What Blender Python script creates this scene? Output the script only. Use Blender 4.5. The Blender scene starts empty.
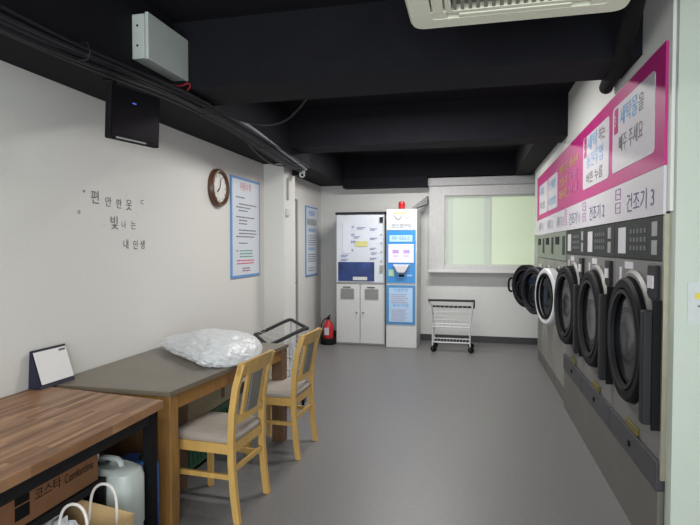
import bpy, bmesh, math, random
from mathutils import Vector, Matrix
random.seed(7)
PI = math.pi
C = bpy.context.scene.collection
S = bpy.context.scene

# ------------------------------------------------------------------ camera
FPX = 526.0
cd = bpy.data.cameras.new('camera'); cam = bpy.data.objects.new('camera', cd); C.objects.link(cam)
cd.sensor_fit = 'HORIZONTAL'; cd.sensor_width = 36; cd.lens = FPX / 700 * 36; cd.clip_start = .02
yaw = math.atan(122 / FPX); pitch = -math.atan(16 / FPX)
cam.location = (0, 0, 1.5); cam.rotation_euler = (PI / 2 + pitch, 0, yaw)
S.camera = cam
# ------------------------------------------------------------------ world, lights, exposure
w = bpy.data.worlds.new('world'); S.world = w; w.use_nodes = True
bg = w.node_tree.nodes['Background']; bg.inputs[0].default_value = (.80, .92, 1, 1); bg.inputs[1].default_value = .6
def area(name, loc, rot, sx, sy, power, col):
    l = bpy.data.lights.new(name, 'AREA'); l.shape = 'RECTANGLE'; l.size = sx; l.size_y = sy
    l.energy = power; l.color = col
    o = bpy.data.objects.new(name, l); o.location = loc; o.rotation_euler = rot; C.objects.link(o); return o
area('daylight_through_shopfront', (-.3, -1.75, 1.45), (PI / 2, 0, 0), 3.4, 2.3, 190, (.94, .985, 1))
ADDED_LAMP_W = {'lamp0': 36, 'lamp1': 60, 'lamp2': 72}  # power of the added ceiling lamps, out of view
S.view_settings.view_transform = 'Standard'; S.view_settings.look = 'None'
S.view_settings.exposure = -0.16; S.view_settings.gamma = 1; S.view_settings.use_curve_mapping = False

# ------------------------------------------------------------------ materials
MATS = {}
def mat(name, col, rough=.6, metal=0, var=.06, scale=18, bump=0, emit=0, ecol=None, alpha=1, trans=0, spec=None, coat=0, stretch=None):
    if name in MATS: return MATS[name]
    m = bpy.data.materials.new(name); m.use_nodes = True; nt = m.node_tree; b = nt.nodes['Principled BSDF']
    b.inputs['Roughness'].default_value = rough; b.inputs['Metallic'].default_value = metal
    tc = nt.nodes.new('ShaderNodeTexCoord'); mp = nt.nodes.new('ShaderNodeMapping'); nz = nt.nodes.new('ShaderNodeTexNoise')
    nt.links.new(tc.outputs['Object'], mp.inputs[0]); nt.links.new(mp.outputs[0], nz.inputs['Vector'])
    if stretch: mp.inputs['Scale'].default_value = stretch
    nz.inputs['Scale'].default_value = scale; nz.inputs['Detail'].default_value = 4
    rp = nt.nodes.new('ShaderNodeValToRGB')
    rp.color_ramp.elements[0].position = .3; rp.color_ramp.elements[1].position = .7
    rp.color_ramp.elements[0].color = tuple(c * (1 - var) for c in col) + (1,)
    rp.color_ramp.elements[1].color = tuple(min(1, c * (1 + var)) for c in col) + (1,)
    nt.links.new(nz.outputs[0], rp.inputs[0]); nt.links.new(rp.outputs[0], b.inputs['Base Color'])
    if bump:
        bp = nt.nodes.new('ShaderNodeBump'); bp.inputs['Strength'].default_value = bump; bp.inputs['Distance'].default_value = .01
        nt.links.new(nz.outputs[0], bp.inputs['Height']); nt.links.new(bp.outputs[0], b.inputs['Normal'])
    if emit:
        b.inputs['Emission Color'].default_value = (ecol or col) + (1,); b.inputs['Emission Strength'].default_value = emit
    if trans: b.inputs['Transmission Weight'].default_value = trans
    if alpha < 1: b.inputs['Alpha'].default_value = alpha
    if spec is not None: b.inputs['Specular IOR Level'].default_value = spec
    if coat: b.inputs['Coat Weight'].default_value = coat
    MATS[name] = m; return m

def wood_strip():
    m = bpy.data.materials.new('butcher_block'); m.use_nodes = True; nt = m.node_tree; b = nt.nodes['Principled BSDF']
    tc = nt.nodes.new('ShaderNodeTexCoord'); mp = nt.nodes.new('ShaderNodeMapping'); mp.inputs['Rotation'].default_value = (0, 0, PI / 2)
    br = nt.nodes.new('ShaderNodeTexBrick'); br.inputs['Scale'].default_value = 1; br.inputs['Brick Width'].default_value = .42
    br.inputs['Row Height'].default_value = .024; br.inputs['Mortar Size'].default_value = .0006; br.inputs['Mortar Smooth'].default_value = .5
    br.inputs['Color1'].default_value = (.15, .072, .034, 1); br.inputs['Color2'].default_value = (.36, .205, .11, 1)
    br.inputs['Mortar'].default_value = (.12, .055, .028, 1); br.offset = .37
    nz = nt.nodes.new('ShaderNodeTexNoise'); nz.inputs['Scale'].default_value = 6; nz.inputs['Detail'].default_value = 5
    m2 = nt.nodes.new('ShaderNodeMapping'); m2.inputs['Scale'].default_value = (12, 1, 4)
    mx = nt.nodes.new('ShaderNodeMix'); mx.data_type = 'RGBA'; mx.blend_type = 'OVERLAY'; mx.inputs[0].default_value = .5
    nt.links.new(tc.outputs['Object'], mp.inputs[0]); nt.links.new(mp.outputs[0], br.inputs['Vector'])
    nt.links.new(tc.outputs['Object'], m2.inputs[0]); nt.links.new(m2.outputs[0], nz.inputs['Vector'])
    nt.links.new(br.outputs['Color'], mx.inputs[6]); nt.links.new(nz.outputs[0], mx.inputs[7]); nt.links.new(mx.outputs[2], b.inputs['Base Color'])
    b.inputs['Roughness'].default_value = .4; b.inputs['Specular IOR Level'].default_value = .3
    return m

M = dict(
 wall=mat('white_wallpaper', (.60, .595, .565), .75, var=.02, scale=60, bump=.04),
 wallback=mat('white_paint', (.60, .605, .59), .7, var=.02, scale=30),
 pillar=mat('pillar_panel', (.44, .49, .425), .5, var=.015, scale=8),
 black=mat('black_paint', (.0048, .0048, .0082), .85, spec=.25, var=.2, scale=9, bump=.1),
 floor=mat('grey_vinyl_floor', (.138, .136, .138), .42, var=.06, scale=40),
 base=mat('dark_baseboard', (.03, .03, .033), .5),
 blackm=mat('matt_black_steel', (.006, .006, .007), .6, spec=.25),
 white=mat('white_powder_coat', (.56, .565, .56), .4, var=.02),
 grey=mat('grey_plastic', (.25, .25, .25), .5),
 dgrey=mat('dark_grey_plastic', (.018, .018, .021), .55, spec=.2),
 blackp=mat('black_plastic', (.006, .006, .007), .6, spec=.12),
 rubber=mat('black_rubber', (.018, .018, .02), .7),
 steel=mat('brushed_steel', (.175, .17, .163), .5, .35, var=.08, scale=14, stretch=(1, 1, 12)),
 plinth=mat('steel_plinth', (.145, .135, .12), .45, .45, var=.06, scale=5),
 band=mat('dark_band', (.045, .045, .052), .45, .3),
 chrome=mat('chrome', (.6, .6, .6), .15, 1),
 tint=mat('tinted_door_glass', (.003, .0035, .0045), .12, spec=.22),
 panelglass=mat('smoked_panel', (.028, .031, .03), .55, spec=.12, var=.12, scale=10),
 greensheen=mat('panel_window_sheen', (.15, .175, .14), .4, var=.1),  # green reflection of the window put into the panel colour
 beige=mat('warm_metal_trim', (.33, .31, .24), .3, .6),
 magenta=mat('magenta_vinyl', (.40, .010, .16), .5, var=.03),
 signwhite=mat('sign_white', (.52, .50, .54), .5, var=.01),
 signpink=mat('sign_light_pink', (.62, .16, .42), .4),
 yellow=mat('sign_yellow', (.62, .47, .05), .4),
 blue=mat('sign_blue', (.14, .38, .70), .4),
 navy=mat('navy_ink', (.02, .022, .11), .5),
 ink=mat('grey_ink', (.11, .11, .13), .6),
 lilac=mat('lilac_ink', (.40, .22, .40), .5),
 posterwhite=mat('poster_paper', (.56, .60, .66), .5, var=.01),
 posterblue=mat('poster_blue', (.11, .27, .56), .5),
 red=mat('red_ink', (.55, .03, .05), .5),
 redpaint=mat('red_gloss_paint', (.42, .012, .016), .25, coat=.5),
 green=mat('green_ink', (.06, .25, .14), .5),
 kioskblue=mat('kiosk_blue', (.02, .22, .56), .35, var=.03),
 kioskdk=mat('kiosk_navy', (.012, .035, .15), .4, var=.6, scale=4),
 kiosknotice=mat('kiosk_notice', (.38, .56, .78), .4, var=.03),
 vent=mat('vent_grey', (.27, .27, .27), .5),
 clockwood=mat('clock_walnut', (.085, .038, .018), .35, var=.2),
 clockface=mat('clock_dial', (.60, .58, .56), .5),
 lightwood=mat('light_beech', (.50, .31, .095), .38, var=.12, scale=5, stretch=(6, 6, 1)),
 oak=mat('amber_oak', (.25, .125, .035), .42, var=.18, scale=5, stretch=(8, 8, 1)),
 darkoak=mat('dark_brown_wood', (.12, .062, .03), .45, var=.2, scale=5, stretch=(8, 8, 1)),
 tabletop=mat('olive_grey_laminate', (.145, .121, .09), .32, var=.08, scale=5),
 seat=mat('taupe_vinyl_seat', (.34, .30, .26), .5, var=.05),
 backpad=mat('grey_back_panel', (.15, .145, .13), .55),
 card=mat('brown_cardboard', (.19, .085, .036), .75, var=.06),
 kraft=mat('kraft_paper', (.40, .275, .13), .75, var=.07),
 kraftin=mat('kraft_paper_pale', (.48, .34, .17), .8, var=.07),
 jerry=mat('translucent_white_plastic', (.52, .58, .56), .35, var=.03, trans=.15),
 tealbox=mat('pale_beige_box', (.34, .29, .20), .6),
 greencrate=mat('dark_green_plastic', (.025, .10, .05), .5),
 bluepl=mat('blue_plastic', (.015, .09, .32), .4),
 page=mat('calendar_page', (.68, .67, .66), .7, var=.01),
 navyboard=mat('navy_board', (.012, .012, .035), .5),
 twine=mat('white_cord', (.62, .58, .55), .6),
 acplastic=mat('ac_cream_plastic', (.70, .70, .57), .4, var=.015),
 acdark=mat('ac_filter_dark', (.06, .058, .045), .7),  # dark tone of the sheet behind grille and louvres
 boxmetal=mat('electrical_box_enamel', (.50, .55, .52), .4, var=.02),
 cable=mat('black_cable', (.010, .010, .013), .5, spec=.3),
 cablegrey=mat('grey_conduit', (.16, .16, .19), .35),
 cablered=mat('red_cable', (.30, .02, .02), .45),
 cablecream=mat('cream_cable', (.40, .36, .28), .5),
 foamblack=mat('black_pipe_insulation', (.007, .007, .008), .9, spec=.2),
 wire=mat('white_wire', (.55, .56, .57), .35),
 glow=mat('lit_window_film', (.42, .48, .40), .5, var=.01, emit=.27, ecol=(.62, .80, .60)),
 glow2=mat('lit_window_film_right', (.42, .48, .38), .5, var=.01, emit=.36, ecol=(.76, .90, .60)),
 glowdim=mat('sash_film_and_edge_fade', (.42, .47, .42), .5, var=.01, emit=.17, ecol=(.62, .78, .62)),
 lcd=mat('kiosk_screen', (.3, .28, .32), .3, emit=.75, ecol=(.84, .78, 1.0)),
 lcd2=mat('lit_strip', (.3, .3, .34), .3, emit=.42, ecol=(.86, .9, 1.0)),
 lcdpurple=mat('screen_purple', (.3, .2, .45), .4, emit=.35, ecol=(.6, .4, .9)),
 tube=mat('added_lamp_tube', (.8, .8, .8), .4, emit=3, ecol=(1, .98, .94)),
 dullbtn=mat('dim_button', (.085, .085, .09), .4, spec=.2),
 bed=mat('ink_red_brown', (.25, .06, .05), .5),
)
def crumple(name, alpha):
    m = mat(name, (.74, .76, .78), .3, var=.03, bump=.6, scale=26); b = m.node_tree.nodes['Principled BSDF']
    b.inputs['Alpha'].default_value = alpha; b.inputs['Subsurface Weight'].default_value = 0
    return m
M['bag'] = crumple('clear_milky_polythene', .72)
M['bagsm'] = crumple('clear_polythene', .8)
M['wood'] = wood_strip()
mt = mat('clear_cover', (.5, .5, .5), .1, alpha=.3); M['clear'] = mt

# ------------------------------------------------------------------ mesh helper
def wmat(o):
    m = Matrix.Identity(4)
    while o is not None:
        m = Matrix.LocRotScale(o.location, o.rotation_euler, None) @ m; o = o.parent
    return m
_TC = {}
def text_geo(body, size):
    k = (body, size)
    if k not in _TC:
        cu = bpy.data.curves.new('t', 'FONT'); cu.body = body; cu.size = size; cu.resolution_u = 3
        o = bpy.data.objects.new('t', cu); C.objects.link(o); bpy.context.view_layer.update()
        dg = bpy.context.evaluated_depsgraph_get(); me = bpy.data.meshes.new_from_object(o.evaluated_get(dg))
        vs = [v.co.copy() for v in me.vertices]; fs = [list(p.vertices) for p in me.polygons]
        bpy.data.objects.remove(o); bpy.data.curves.remove(cu); bpy.data.meshes.remove(me)
        _TC[k] = (vs, fs)
    return _TC[k]
class MB:
    def __init__(s): s.b = bmesh.new()
    def pts(s, vs, fs):
        bv = [s.b.verts.new(v) for v in vs]
        for f in fs:
            try: s.b.faces.new([bv[i] for i in f])
            except ValueError: pass
        return s
    def box(s, x0, x1, y0, y1, z0, z1, bev=0, rot=None, piv=None):
        x0, x1 = sorted((x0, x1)); y0, y1 = sorted((y0, y1)); z0, z1 = sorted((z0, z1))
        t = bmesh.new(); bmesh.ops.create_cube(t, size=1)
        for v in t.verts:
            v.co = Vector(((x0 + x1) / 2 + v.co.x * (x1 - x0), (y0 + y1) / 2 + v.co.y * (y1 - y0), (z0 + z1) / 2 + v.co.z * (z1 - z0)))
        if bev:
            bev = min(bev, .45 * min(x1 - x0, y1 - y0, z1 - z0))
            bmesh.ops.bevel(t, geom=t.edges[:], offset=bev, segments=2, affect='EDGES', profile=.5)
        if rot is not None:
            p = Vector(piv) if piv is not None else Vector(((x0 + x1) / 2, (y0 + y1) / 2, (z0 + z1) / 2))
            for v in t.verts: v.co = rot @ (v.co - p) + p
        return s.merge(t)
    def merge(s, t):
        t.verts.index_update()
        s.pts([v.co.copy() for v in t.verts], [[v.index for v in f.verts] for f in t.faces]); t.free(); return s
    def hexa(s, bot, top):
        return s.pts([Vector(p) for p in list(bot) + list(top)], [(3, 2, 1, 0), (4, 5, 6, 7), (0, 1, 5, 4), (1, 2, 6, 5), (2, 3, 7, 6), (3, 0, 4, 7)])
    def bar(s, a, b, w, t, up=(0, 0, 1), bev=0):
        a, b = Vector(a), Vector(b); d = (b - a).normalized(); u = Vector(up); sx = d.cross(u)
        if sx.length < 1e-4: sx = d.cross(Vector((1, 0, 0)))
        sx.normalize(); sy = sx.cross(d).normalized()
        q = [sx * (w / 2) + sy * (t / 2), -sx * (w / 2) + sy * (t / 2), -sx * (w / 2) - sy * (t / 2), sx * (w / 2) - sy * (t / 2)]
        return s.hexa([a + k for k in q], [b + k for k in q])
    def sweep(s, path, w, t, up):
        # rectangular section swept along a path; w along 'up' direction, t perpendicular
        rings = []; path = [Vector(p) for p in path]; U = Vector(up)
        for i, p in enumerate(path):
            d = (path[min(i + 1, len(path) - 1)] - path[max(i - 1, 0)]).normalized()
            n = d.cross(U).normalized()
            rings.append([p + U * w / 2 + n * t / 2, p - U * w / 2 + n * t / 2, p - U * w / 2 - n * t / 2, p + U * w / 2 - n * t / 2])
        vs = [v for r in rings for v in r]; fs = [(3, 2, 1, 0)]
        for i in range(len(rings) - 1):
            for k in range(4):
                a = i * 4 + k; b = i * 4 + (k + 1) % 4; fs.append((a, b, b + 4, a + 4))
        e = (len(rings) - 1) * 4; fs.append((e, e + 1, e + 2, e + 3)); return s.pts(vs, fs)
    def tube(s, path, r, n=8, closed=False, smooth=0):
        P = [Vector(p) for p in path]
        for _ in range(smooth):
            Q = []
            L = len(P)
            rng = range(L if closed else L - 1)
            if not closed: Q.append(P[0])
            for i in rng:
                a, b = P[i], P[(i + 1) % L]; Q += [a * .75 + b * .25, a * .25 + b * .75]
            if not closed: Q.append(P[-1])
            P = Q
        L = len(P); vs = []; fs = []; ref = None
        for i, p in enumerate(P):
            d = (P[(i + 1) % L] - P[i - 1]) if closed else (P[min(i + 1, L - 1)] - P[max(i - 1, 0)])
            d.normalize()
            if ref is None:
                ref = d.cross(Vector((0, 0, 1)))
                if ref.length < .05: ref = d.cross(Vector((1, 0, 0)))
            ref = (ref - d * ref.dot(d)).normalized(); q = d.cross(ref)
            rr = r[i] if isinstance(r, (list, tuple)) else r
            for k in range(n):
                a = 2 * PI * k / n; vs.append(p + ref * math.cos(a) * rr + q * math.sin(a) * rr)
        for i in range(L if closed else L - 1):
            for k in range(n):
                a = i * n + k; b = i * n + (k + 1) % n; c = ((i + 1) % L) * n
                fs.append((a, b, c + (k + 1) % n, c + k))
        if not closed: fs += [tuple(range(n))[::-1], tuple((L - 1) * n + k for k in range(n))]
        return s.pts(vs, fs)
    def lathe(s, prof, o=(0, 0, 0), axis=(0, 0, 1), n=32, capa=True, capb=True, closed=False):
        ax = Vector(axis).normalized(); u = ax.orthogonal().normalized(); v = ax.cross(u); o = Vector(o); vs = []; fs = []
        for r, h in prof:
            for k in range(n):
                a = 2 * PI * k / n; vs.append(o + ax * h + (u * math.cos(a) + v * math.sin(a)) * max(r, 1e-5))
        L = len(prof)
        for i in range(L if closed else L - 1):
            j = (i + 1) % L
            for k in range(n): fs.append((i * n + k, i * n + (k + 1) % n, j * n + (k + 1) % n, j * n + k))
        if not closed:
            if capa: fs.append(tuple(range(n))[::-1])
            if capb: fs.append(tuple((L - 1) * n + k for k in range(n)))
        return s.pts(vs, fs)
    def quad(s, a, b, c, d): return s.pts([Vector(p) for p in (a, b, c, d)], [(0, 1, 2, 3)])
    def text(s, body, size, o, ux, uy, fit=None, align='l', squash=1):
        vs, fs = text_geo(body, size); ux = Vector(ux); uy = Vector(uy); o = Vector(o)
        if not vs: return s
        x0 = min(v.x for v in vs); x1 = max(v.x for v in vs); y0 = min(v.y for v in vs)
        sc = fit / (x1 - x0) if fit else squash
        sh = {'l': 0, 'c': -(x1 - x0) / 2, 'r': -(x1 - x0)}[align]
        return s.pts([o + ux * ((v.x - x0 + sh) * sc) + uy * (v.y - y0) for v in vs], fs)
    def build(s, name, m, parent=None, loc=None, smooth=False, recalc=True, mtx=None):
        b = s.b
        if mtx is not None:
            for v in b.verts: v.co = mtx @ v.co
        if recalc: bmesh.ops.recalc_face_normals(b, faces=b.faces[:])
        me = bpy.data.meshes.new(name)
        o = bpy.data.objects.new(name, me); C.objects.link(o)
        if parent is not None: o.parent = parent; inv = wmat(parent).inverted()
        else:
            l = Vector(loc) if loc is not None else Vector((0, 0, 0)); o.location = l; inv = Matrix.Translation(-l)
        for v in b.verts: v.co = inv @ v.co
        b.to_mesh(me); b.free(); me.materials.append(M[m] if isinstance(m, str) else m)
        if smooth:
            me.shade_smooth()
            md = o.modifiers.new('es', 'EDGE_SPLIT'); md.split_angle = .7
        return o
def empty(name, loc, rz=0, **k):
    o = bpy.data.objects.new(name, None); o.location = loc; o.rotation_euler = (0, 0, rz); C.objects.link(o)
    o.empty_display_size = .1; tag(o, **k); return o
def tag(o, label=None, cat=None, group=None, kind=None):
    if label: o['label'] = label
    if cat: o['category'] = cat
    if group: o['group'] = group
    if kind: o['kind'] = kind
    return o
def struct(name, mb, m, loc=None):
    return tag(mb.build(name, m, loc=loc), kind='structure')
def copy_tree(o, parent=None):
    c = o.copy(); C.objects.link(c); c.parent = parent
    for ch in [q for q in bpy.data.objects if q.parent == o]: copy_tree(ch, c)
    return c
def B(*a, **k): return MB().box(*a, **k)

# ------------------------------------------------------------------ the setting
CEIL = 2.92; XR = 1.75; XF = .86
struct('floor', B(-2.7, XR, -1.75, 8.6, -.1, 0), 'floor')
struct('ceiling', B(-2.7, XR, -1.75, 8.6, CEIL, CEIL + .1), 'black')
struct('wall_left', B(-2.6, -2.3, -1.75, 5.6, 0, CEIL), 'wall')
struct('wall_left_column', B(-2.7, -2.06, 5.6, 5.98, 0, CEIL), 'wall')
struct('wall_left_rear', B(-2.7, -2.46, 5.98, 8.45, 0, CEIL), 'wall')
struct('wall_back', MB().box(-2.7, -.42, 8.45, 8.6, 0, CEIL).box(.96, XR, 8.45, 8.6, 0, CEIL)
       .box(-.42, .96, 8.45, 8.6, 0, 1.2).box(-.42, .96, 8.45, 8.6, 2.29, CEIL), 'wallback')
struct('wall_right', B(XR, XR + .15, -1.75, 8.6, 0, CEIL), 'wallback')
struct('wall_right_bulkhead', B(XF, XF + .12, 2.62, 7.85, 1.66, CEIL), 'wallback')
struct('wall_right_partition', MB().box(XF + .014, XR, 2.585, 2.66, 0, CEIL), 'pillar')
struct('wall_front', MB().box(-2.6, -2.0, -1.75, -1.6, 0, CEIL).box(1.4, XR, -1.75, -1.6, 0, CEIL)
       .box(-2.0, 1.4, -1.75, -1.6, 2.6, CEIL).box(-2.0, 1.4, -1.75, -1.6, 0, .3), 'wallback')
# beams of the black ceiling
struct('trim_1', B(-2.3, -1.86, -1.6, 5.6, 2.43, CEIL), 'black')
struct('trim_2', MB().box(-2.46, -2.02, 5.6, 8.45, 2.5, CEIL).box(-2.06, -1.9, 5.6, 6.05, 2.43, CEIL).box(-2.3, -2.0, 5.52, 5.6, 2.43, CEIL), 'black')
struct('trim_3', B(-1.86, XF, 3.05, 3.45, 2.5, CEIL), 'black')
struct('trim_4', B(-1.86, XF, 5.25, 5.6, 2.53, CEIL), 'black')
struct('trim_5', B(-2.02, XF, 8.3, 8.45, 2.585, CEIL), 'black')
struct('trim_6', B(.62, XF, 5.6, 8.3, 2.57, CEIL), 'black')
struct('trim_7', B(-2.02, -.68, 8.18, 8.45, 2.435, 2.585), 'black')
# baseboards
struct('baseboard_back', B(-2.46, XR, 8.43, 8.45, 0, .1), 'base')
struct('baseboard_left', B(-2.3, -2.285, -1.6, 5.6, 0, .1), 'base')
struct('baseboard_rear_left', B(-2.46, -2.445, 7.3, 8.43, 0, .1), 'base')
# rear door in the left wall
d = tag(B(-2.46, -2.44, 6.2, 7.1, 0, 2.14).build('door_1', 'white', loc=(-2.46, 6.6, 0)), kind='structure')
MB().box(-2.46, -2.425, 7.1, 7.17, 0, 2.17).box(-2.46, -2.425, 6.12, 6.2, 0, 2.17).build('door_frame', 'grey', d)
MB().tube([(-2.44, 7.02, 1), (-2.39, 7.02, 1), (-2.39, 6.9, 1)], .01).build('door_handle', 'chrome', d)
# back window : surround, sashes, film-covered panes
wn = tag(MB().box(-.66, -.42, 8.33, 8.45, 1.1, 2.57).box(.955, 1.25, 8.33, 8.45, 1.1, 2.57)
         .box(-.42, .955, 8.33, 8.45, 2.29, 2.57).box(-.42, .955, 8.33, 8.45, 1.1, 1.195).build('window_1', mat('window_casing', (.50, .50, .50), .5), loc=(.27, 8.45, 1.1)), kind='structure')
MB().box(-.68, 1.27, 8.27, 8.33, 1.095, 1.135, bev=.006).build('window_sill', 'white', wn)
MB().box(-.68, 1.2, 8.29, 8.33, 2.44, 2.565, bev=.01).build('blind_housing', mat('blind_grey', (.38, .38, .385), .5), wn)
MB().box(-.42, -.385, 8.37, 8.43, 1.195, 2.29).box(.262, .288, 8.385, 8.43, 1.195, 2.29).box(.92, .955, 8.37, 8.43, 1.195, 2.29)\
    .box(-.385, .92, 8.37, 8.43, 2.26, 2.29).box(-.385, .92, 8.37, 8.43, 1.195, 1.225).build('window_sash', mat('pale_sash', (.50, .53, .48), .4), wn)
B(-.385, -.29, 8.395, 8.405, 1.225, 2.26).build('film_edge', 'glowdim', wn); B(.18, .262, 8.395, 8.405, 1.225, 2.26).build('film_edge', 'glowdim', wn)  # dimmer film: sash overlap at right, painted fade of the backlight at left
MB().box(-.29, .18, 8.395, 8.405, 1.225, 2.26).build('window_pane', 'glow', wn)
MB().box(.288, .92, 8.395, 8.405, 1.225, 2.26).build('window_pane', 'glow2', wn)

# ------------------------------------------------------------------ unseen lamps added to light the room, in the bays between the beams
def lamp(x, y, power, label):
    o = empty('added_ceiling_lamp', (x, y, CEIL), label=label, cat='lamp', group='added tube lamps in the bays')
    MB().box(x - .62, x + .62, y - .08, y + .08, CEIL - .05, CEIL, bev=.01).build('added_lamp_housing', 'white', o)
    for k in (-1, 1): MB().tube([(x - .58, y + k * .04, CEIL - .075), (x + .58, y + k * .04, CEIL - .075)], .013).build('tube', 'tube', o)
    a = area('added_fill_light', (x, y, CEIL - .1), (0, 0, 0), 1.15, .14, power, (1, .975, .94)); return o
lamp(-.6, .3, ADDED_LAMP_W['lamp0'], 'added white twin tube lamp on the ceiling of the bay nearest the shopfront')
lamp(-.5, 4.3, ADDED_LAMP_W['lamp1'], 'added white twin tube lamp on the ceiling between the two cross beams')
lamp(-.7, 6.9, ADDED_LAMP_W['lamp2'], 'added white twin tube lamp on the ceiling of the rear bay near the window')

# ------------------------------------------------------------------ dryers and washers
def front_ring(mb, ro, ri, x0, x1, o, ax=(-1, 0, 0), n=40):
    return mb.lathe([(ri, x0), (ro, x0), (ro, x1 - .015), (ro - .015, x1), (ri + .012, x1), (ri, x1 - .012)], o, ax, n, closed=True)
def make_door(root, piv, cz, rad, ang, ringm, deep, handle=True):
    """round door hinged at its near edge, swung out by ang; built round its closed place"""
    T = Matrix.Translation(Vector(piv)) @ Matrix.Rotation(ang, 4, 'Z') @ Matrix.Translation(-Vector(piv))
    c = (XF, piv[1] + rad + .01, cz)
    ring = front_ring(MB(), rad, rad * .80, .012, deep, c).build('door', ringm, root, smooth=True, mtx=T)
    MB().lathe([(rad * .81, .0), (rad * .81, deep - .035), (rad * .62, deep - .02), (rad * .3, deep - .03), (.001, deep - .033)], c, (-1, 0, 0), 40, capb=False)\
        .build('door_glass', 'tint', ring, smooth=True, mtx=T)
    MB().lathe([(rad * .74, deep - .02), (rad * .80, deep - .02), (rad * .80, deep + .004), (rad * .74, deep + .004)], c, (-1, 0, 0), 40, closed=True)\
        .build('door_trim_ring', 'dgrey' if ringm != 'wire' else 'blackp', ring, smooth=True, mtx=T)
    if handle:
        y = c[1] + rad * .93
        MB().tube([(XF - deep, y, cz - .09), (XF - deep - .045, y + .01, cz - .07), (XF - deep - .045, y + .01, cz + .07), (XF - deep, y, cz + .09)], .014, smooth=1)\
            .build('door_handle', 'blackp', ring, smooth=True, mtx=T)
    return ring
def dryer(yc, label, ang):
    H = .425
    o = empty('dryer', (XF, yc, 0), label=label, cat='dryer', group='wall of large coin dryers')
    MB().box(XF, 1.6, yc - H + .003, yc + H - .003, .5, 1.43).build('body', 'steel', o)
    MB().box(XF, 1.6, yc - H + .003, yc + H - .003, 0, .36).box(XF - .012, XF, yc - H, yc + H, .0, .36).build('plinth', 'plinth', o)
    bd = MB().box(XF - .02, 1.6, yc - H + .003, yc + H - .003, .36, .5, bev=.004).build('lint_drawer', 'band', o)
    MB().lathe([(.016, 0), (.016, .006), (.008, .008)], (XF - .02, yc, .43), (-1, 0, 0), 14).build('lock', 'blackp', bd)
    cp = MB().box(XF - .006, 1.6, yc - H + .003, yc + H - .003, 1.432, 1.645, bev=.003).build('control_panel', 'panelglass', o)
    x = XF - .009
    MB().box(x, XF, yc + .18, yc + .33, 1.46, 1.61).build('price_label', 'signwhite', cp)
    MB().box(x, XF, yc - .34, yc - .27, 1.55, 1.62).box(x, XF, yc - .34, yc - .27, 1.46, 1.53).build('coin_slot', 'vent', cp)
    for i in range(3):
        for k in range(5): MB().box(x, XF, yc - .18 + k * .06, yc - .145 + k * .06, 1.48 + i * .045, 1.505 + i * .045).build('button', 'dullbtn', cp)
    front_ring(MB(), .375, .33, 0, .03, (XF, yc - .005, 1.0)).build('porthole_rim', 'steel', o, smooth=True)
    make_door(o, (XF - .01, yc - .345, 1.0), 1.0, .335, ang, 'blackp', .065, handle=False)
    hb = MB().box(XF - .075, XF, yc - .40, yc - .34, .66, 1.20, bev=.008).build('hinge_cover', 'dgrey', o)
    MB().box(XF - .04, XF, yc - .413, yc - .402, .64, 1.25).build('gap_shade_strip', 'blackp', o)  # black strip painting the dark gap beside the hinge cover
    m = MB().box(XF - .02, XF, yc - .37, yc - .25, 1.25, 1.41, bev=.004).build('coin_box', 'dgrey', o)
    MB().box(XF - .026, XF - .02, yc - .35, yc - .27, 1.30, 1.36).build('coin_plate', 'signwhite', m)
    MB().box(XF - .004, XF, yc + .05, yc + .2, 1.375, 1.415).build('name_label', 'signwhite', o)
    MB().box(XF - .004, XF, yc + .27, yc + .31, 1.28, 1.38).build('price_tag', 'signwhite', o)
    MB().box(XF - .016, XF, yc - .10, yc + .10, .503, .545, bev=.004).build('caution_label', mat('dull_yellow', (.10, .085, .015), .6), o)
    return o
YD = (3.10, 3.95, 4.80)
dryer(YD[0], 'large steel dryer with black round door beside the pale partition, nearest of the dryers', .0)
dryer(YD[1], 'middle large steel dryer with black round door, under the second number on the sign strip', .02)
dryer(YD[2], 'large steel dryer with black round door next to the white-ringed washer', .09)
def washer(yc, label, ang, ringm, rad=.27):
    H = .355
    o = empty('washing_machine', (XF, yc, 0), label=label, cat='washing machine', group='row of coin washing machines')
    MB().box(XF, 1.6, yc - H + .003, yc + H - .003, .15, 1.36, bev=.006).build('body', mat('pale_enamel', (.21, .205, .185), .45, .1), o)
    MB().box(XF + .01, 1.6, yc - H + .003, yc + H - .003, 0, .15).build('plinth', 'plinth', o)
    cp = MB().box(XF - .01, 1.6, yc - H + .003, yc + H - .003, 1.362, 1.645, bev=.004).build('control_panel', 'greensheen', o)
    MB().box(XF - .014, XF - .01, yc - .3, yc - .18, 1.42, 1.60).build('coin_panel', 'dgrey', cp)
    MB().box(XF - .014, XF - .01, yc + .02, yc + .26, 1.52, 1.6).build('display', 'blackp', cp)
    front_ring(MB(), rad + .02, rad - .04, 0, .025, (XF, yc, 1.0)).build('porthole_rim', 'chrome', o, smooth=True)
    make_door(o, (XF - .03, yc - rad - .01, 1.0), 1.0, rad, ang, ringm, .09)
    return o
washer(5.585, 'washing machine with a white-ringed round door ajar, next to the dryers', .22, 'wire', .285)
washer(6.305, 'washing machine with dark round door ajar behind the white-ringed one', .40, 'dgrey')
washer(7.025, 'farthest washing machine of the row with dark round door ajar, nearest the window', .52, 'blackp')
t = tag(MB().box(XF - .008, XF + .014, 2.655, 2.674, .42, 1.65).build('corner_trim', 'beige', loc=(XF, 2.64, 0)),
        'thin beige metal trim strip at the near end of the dryers', 'trim strip')

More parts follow.
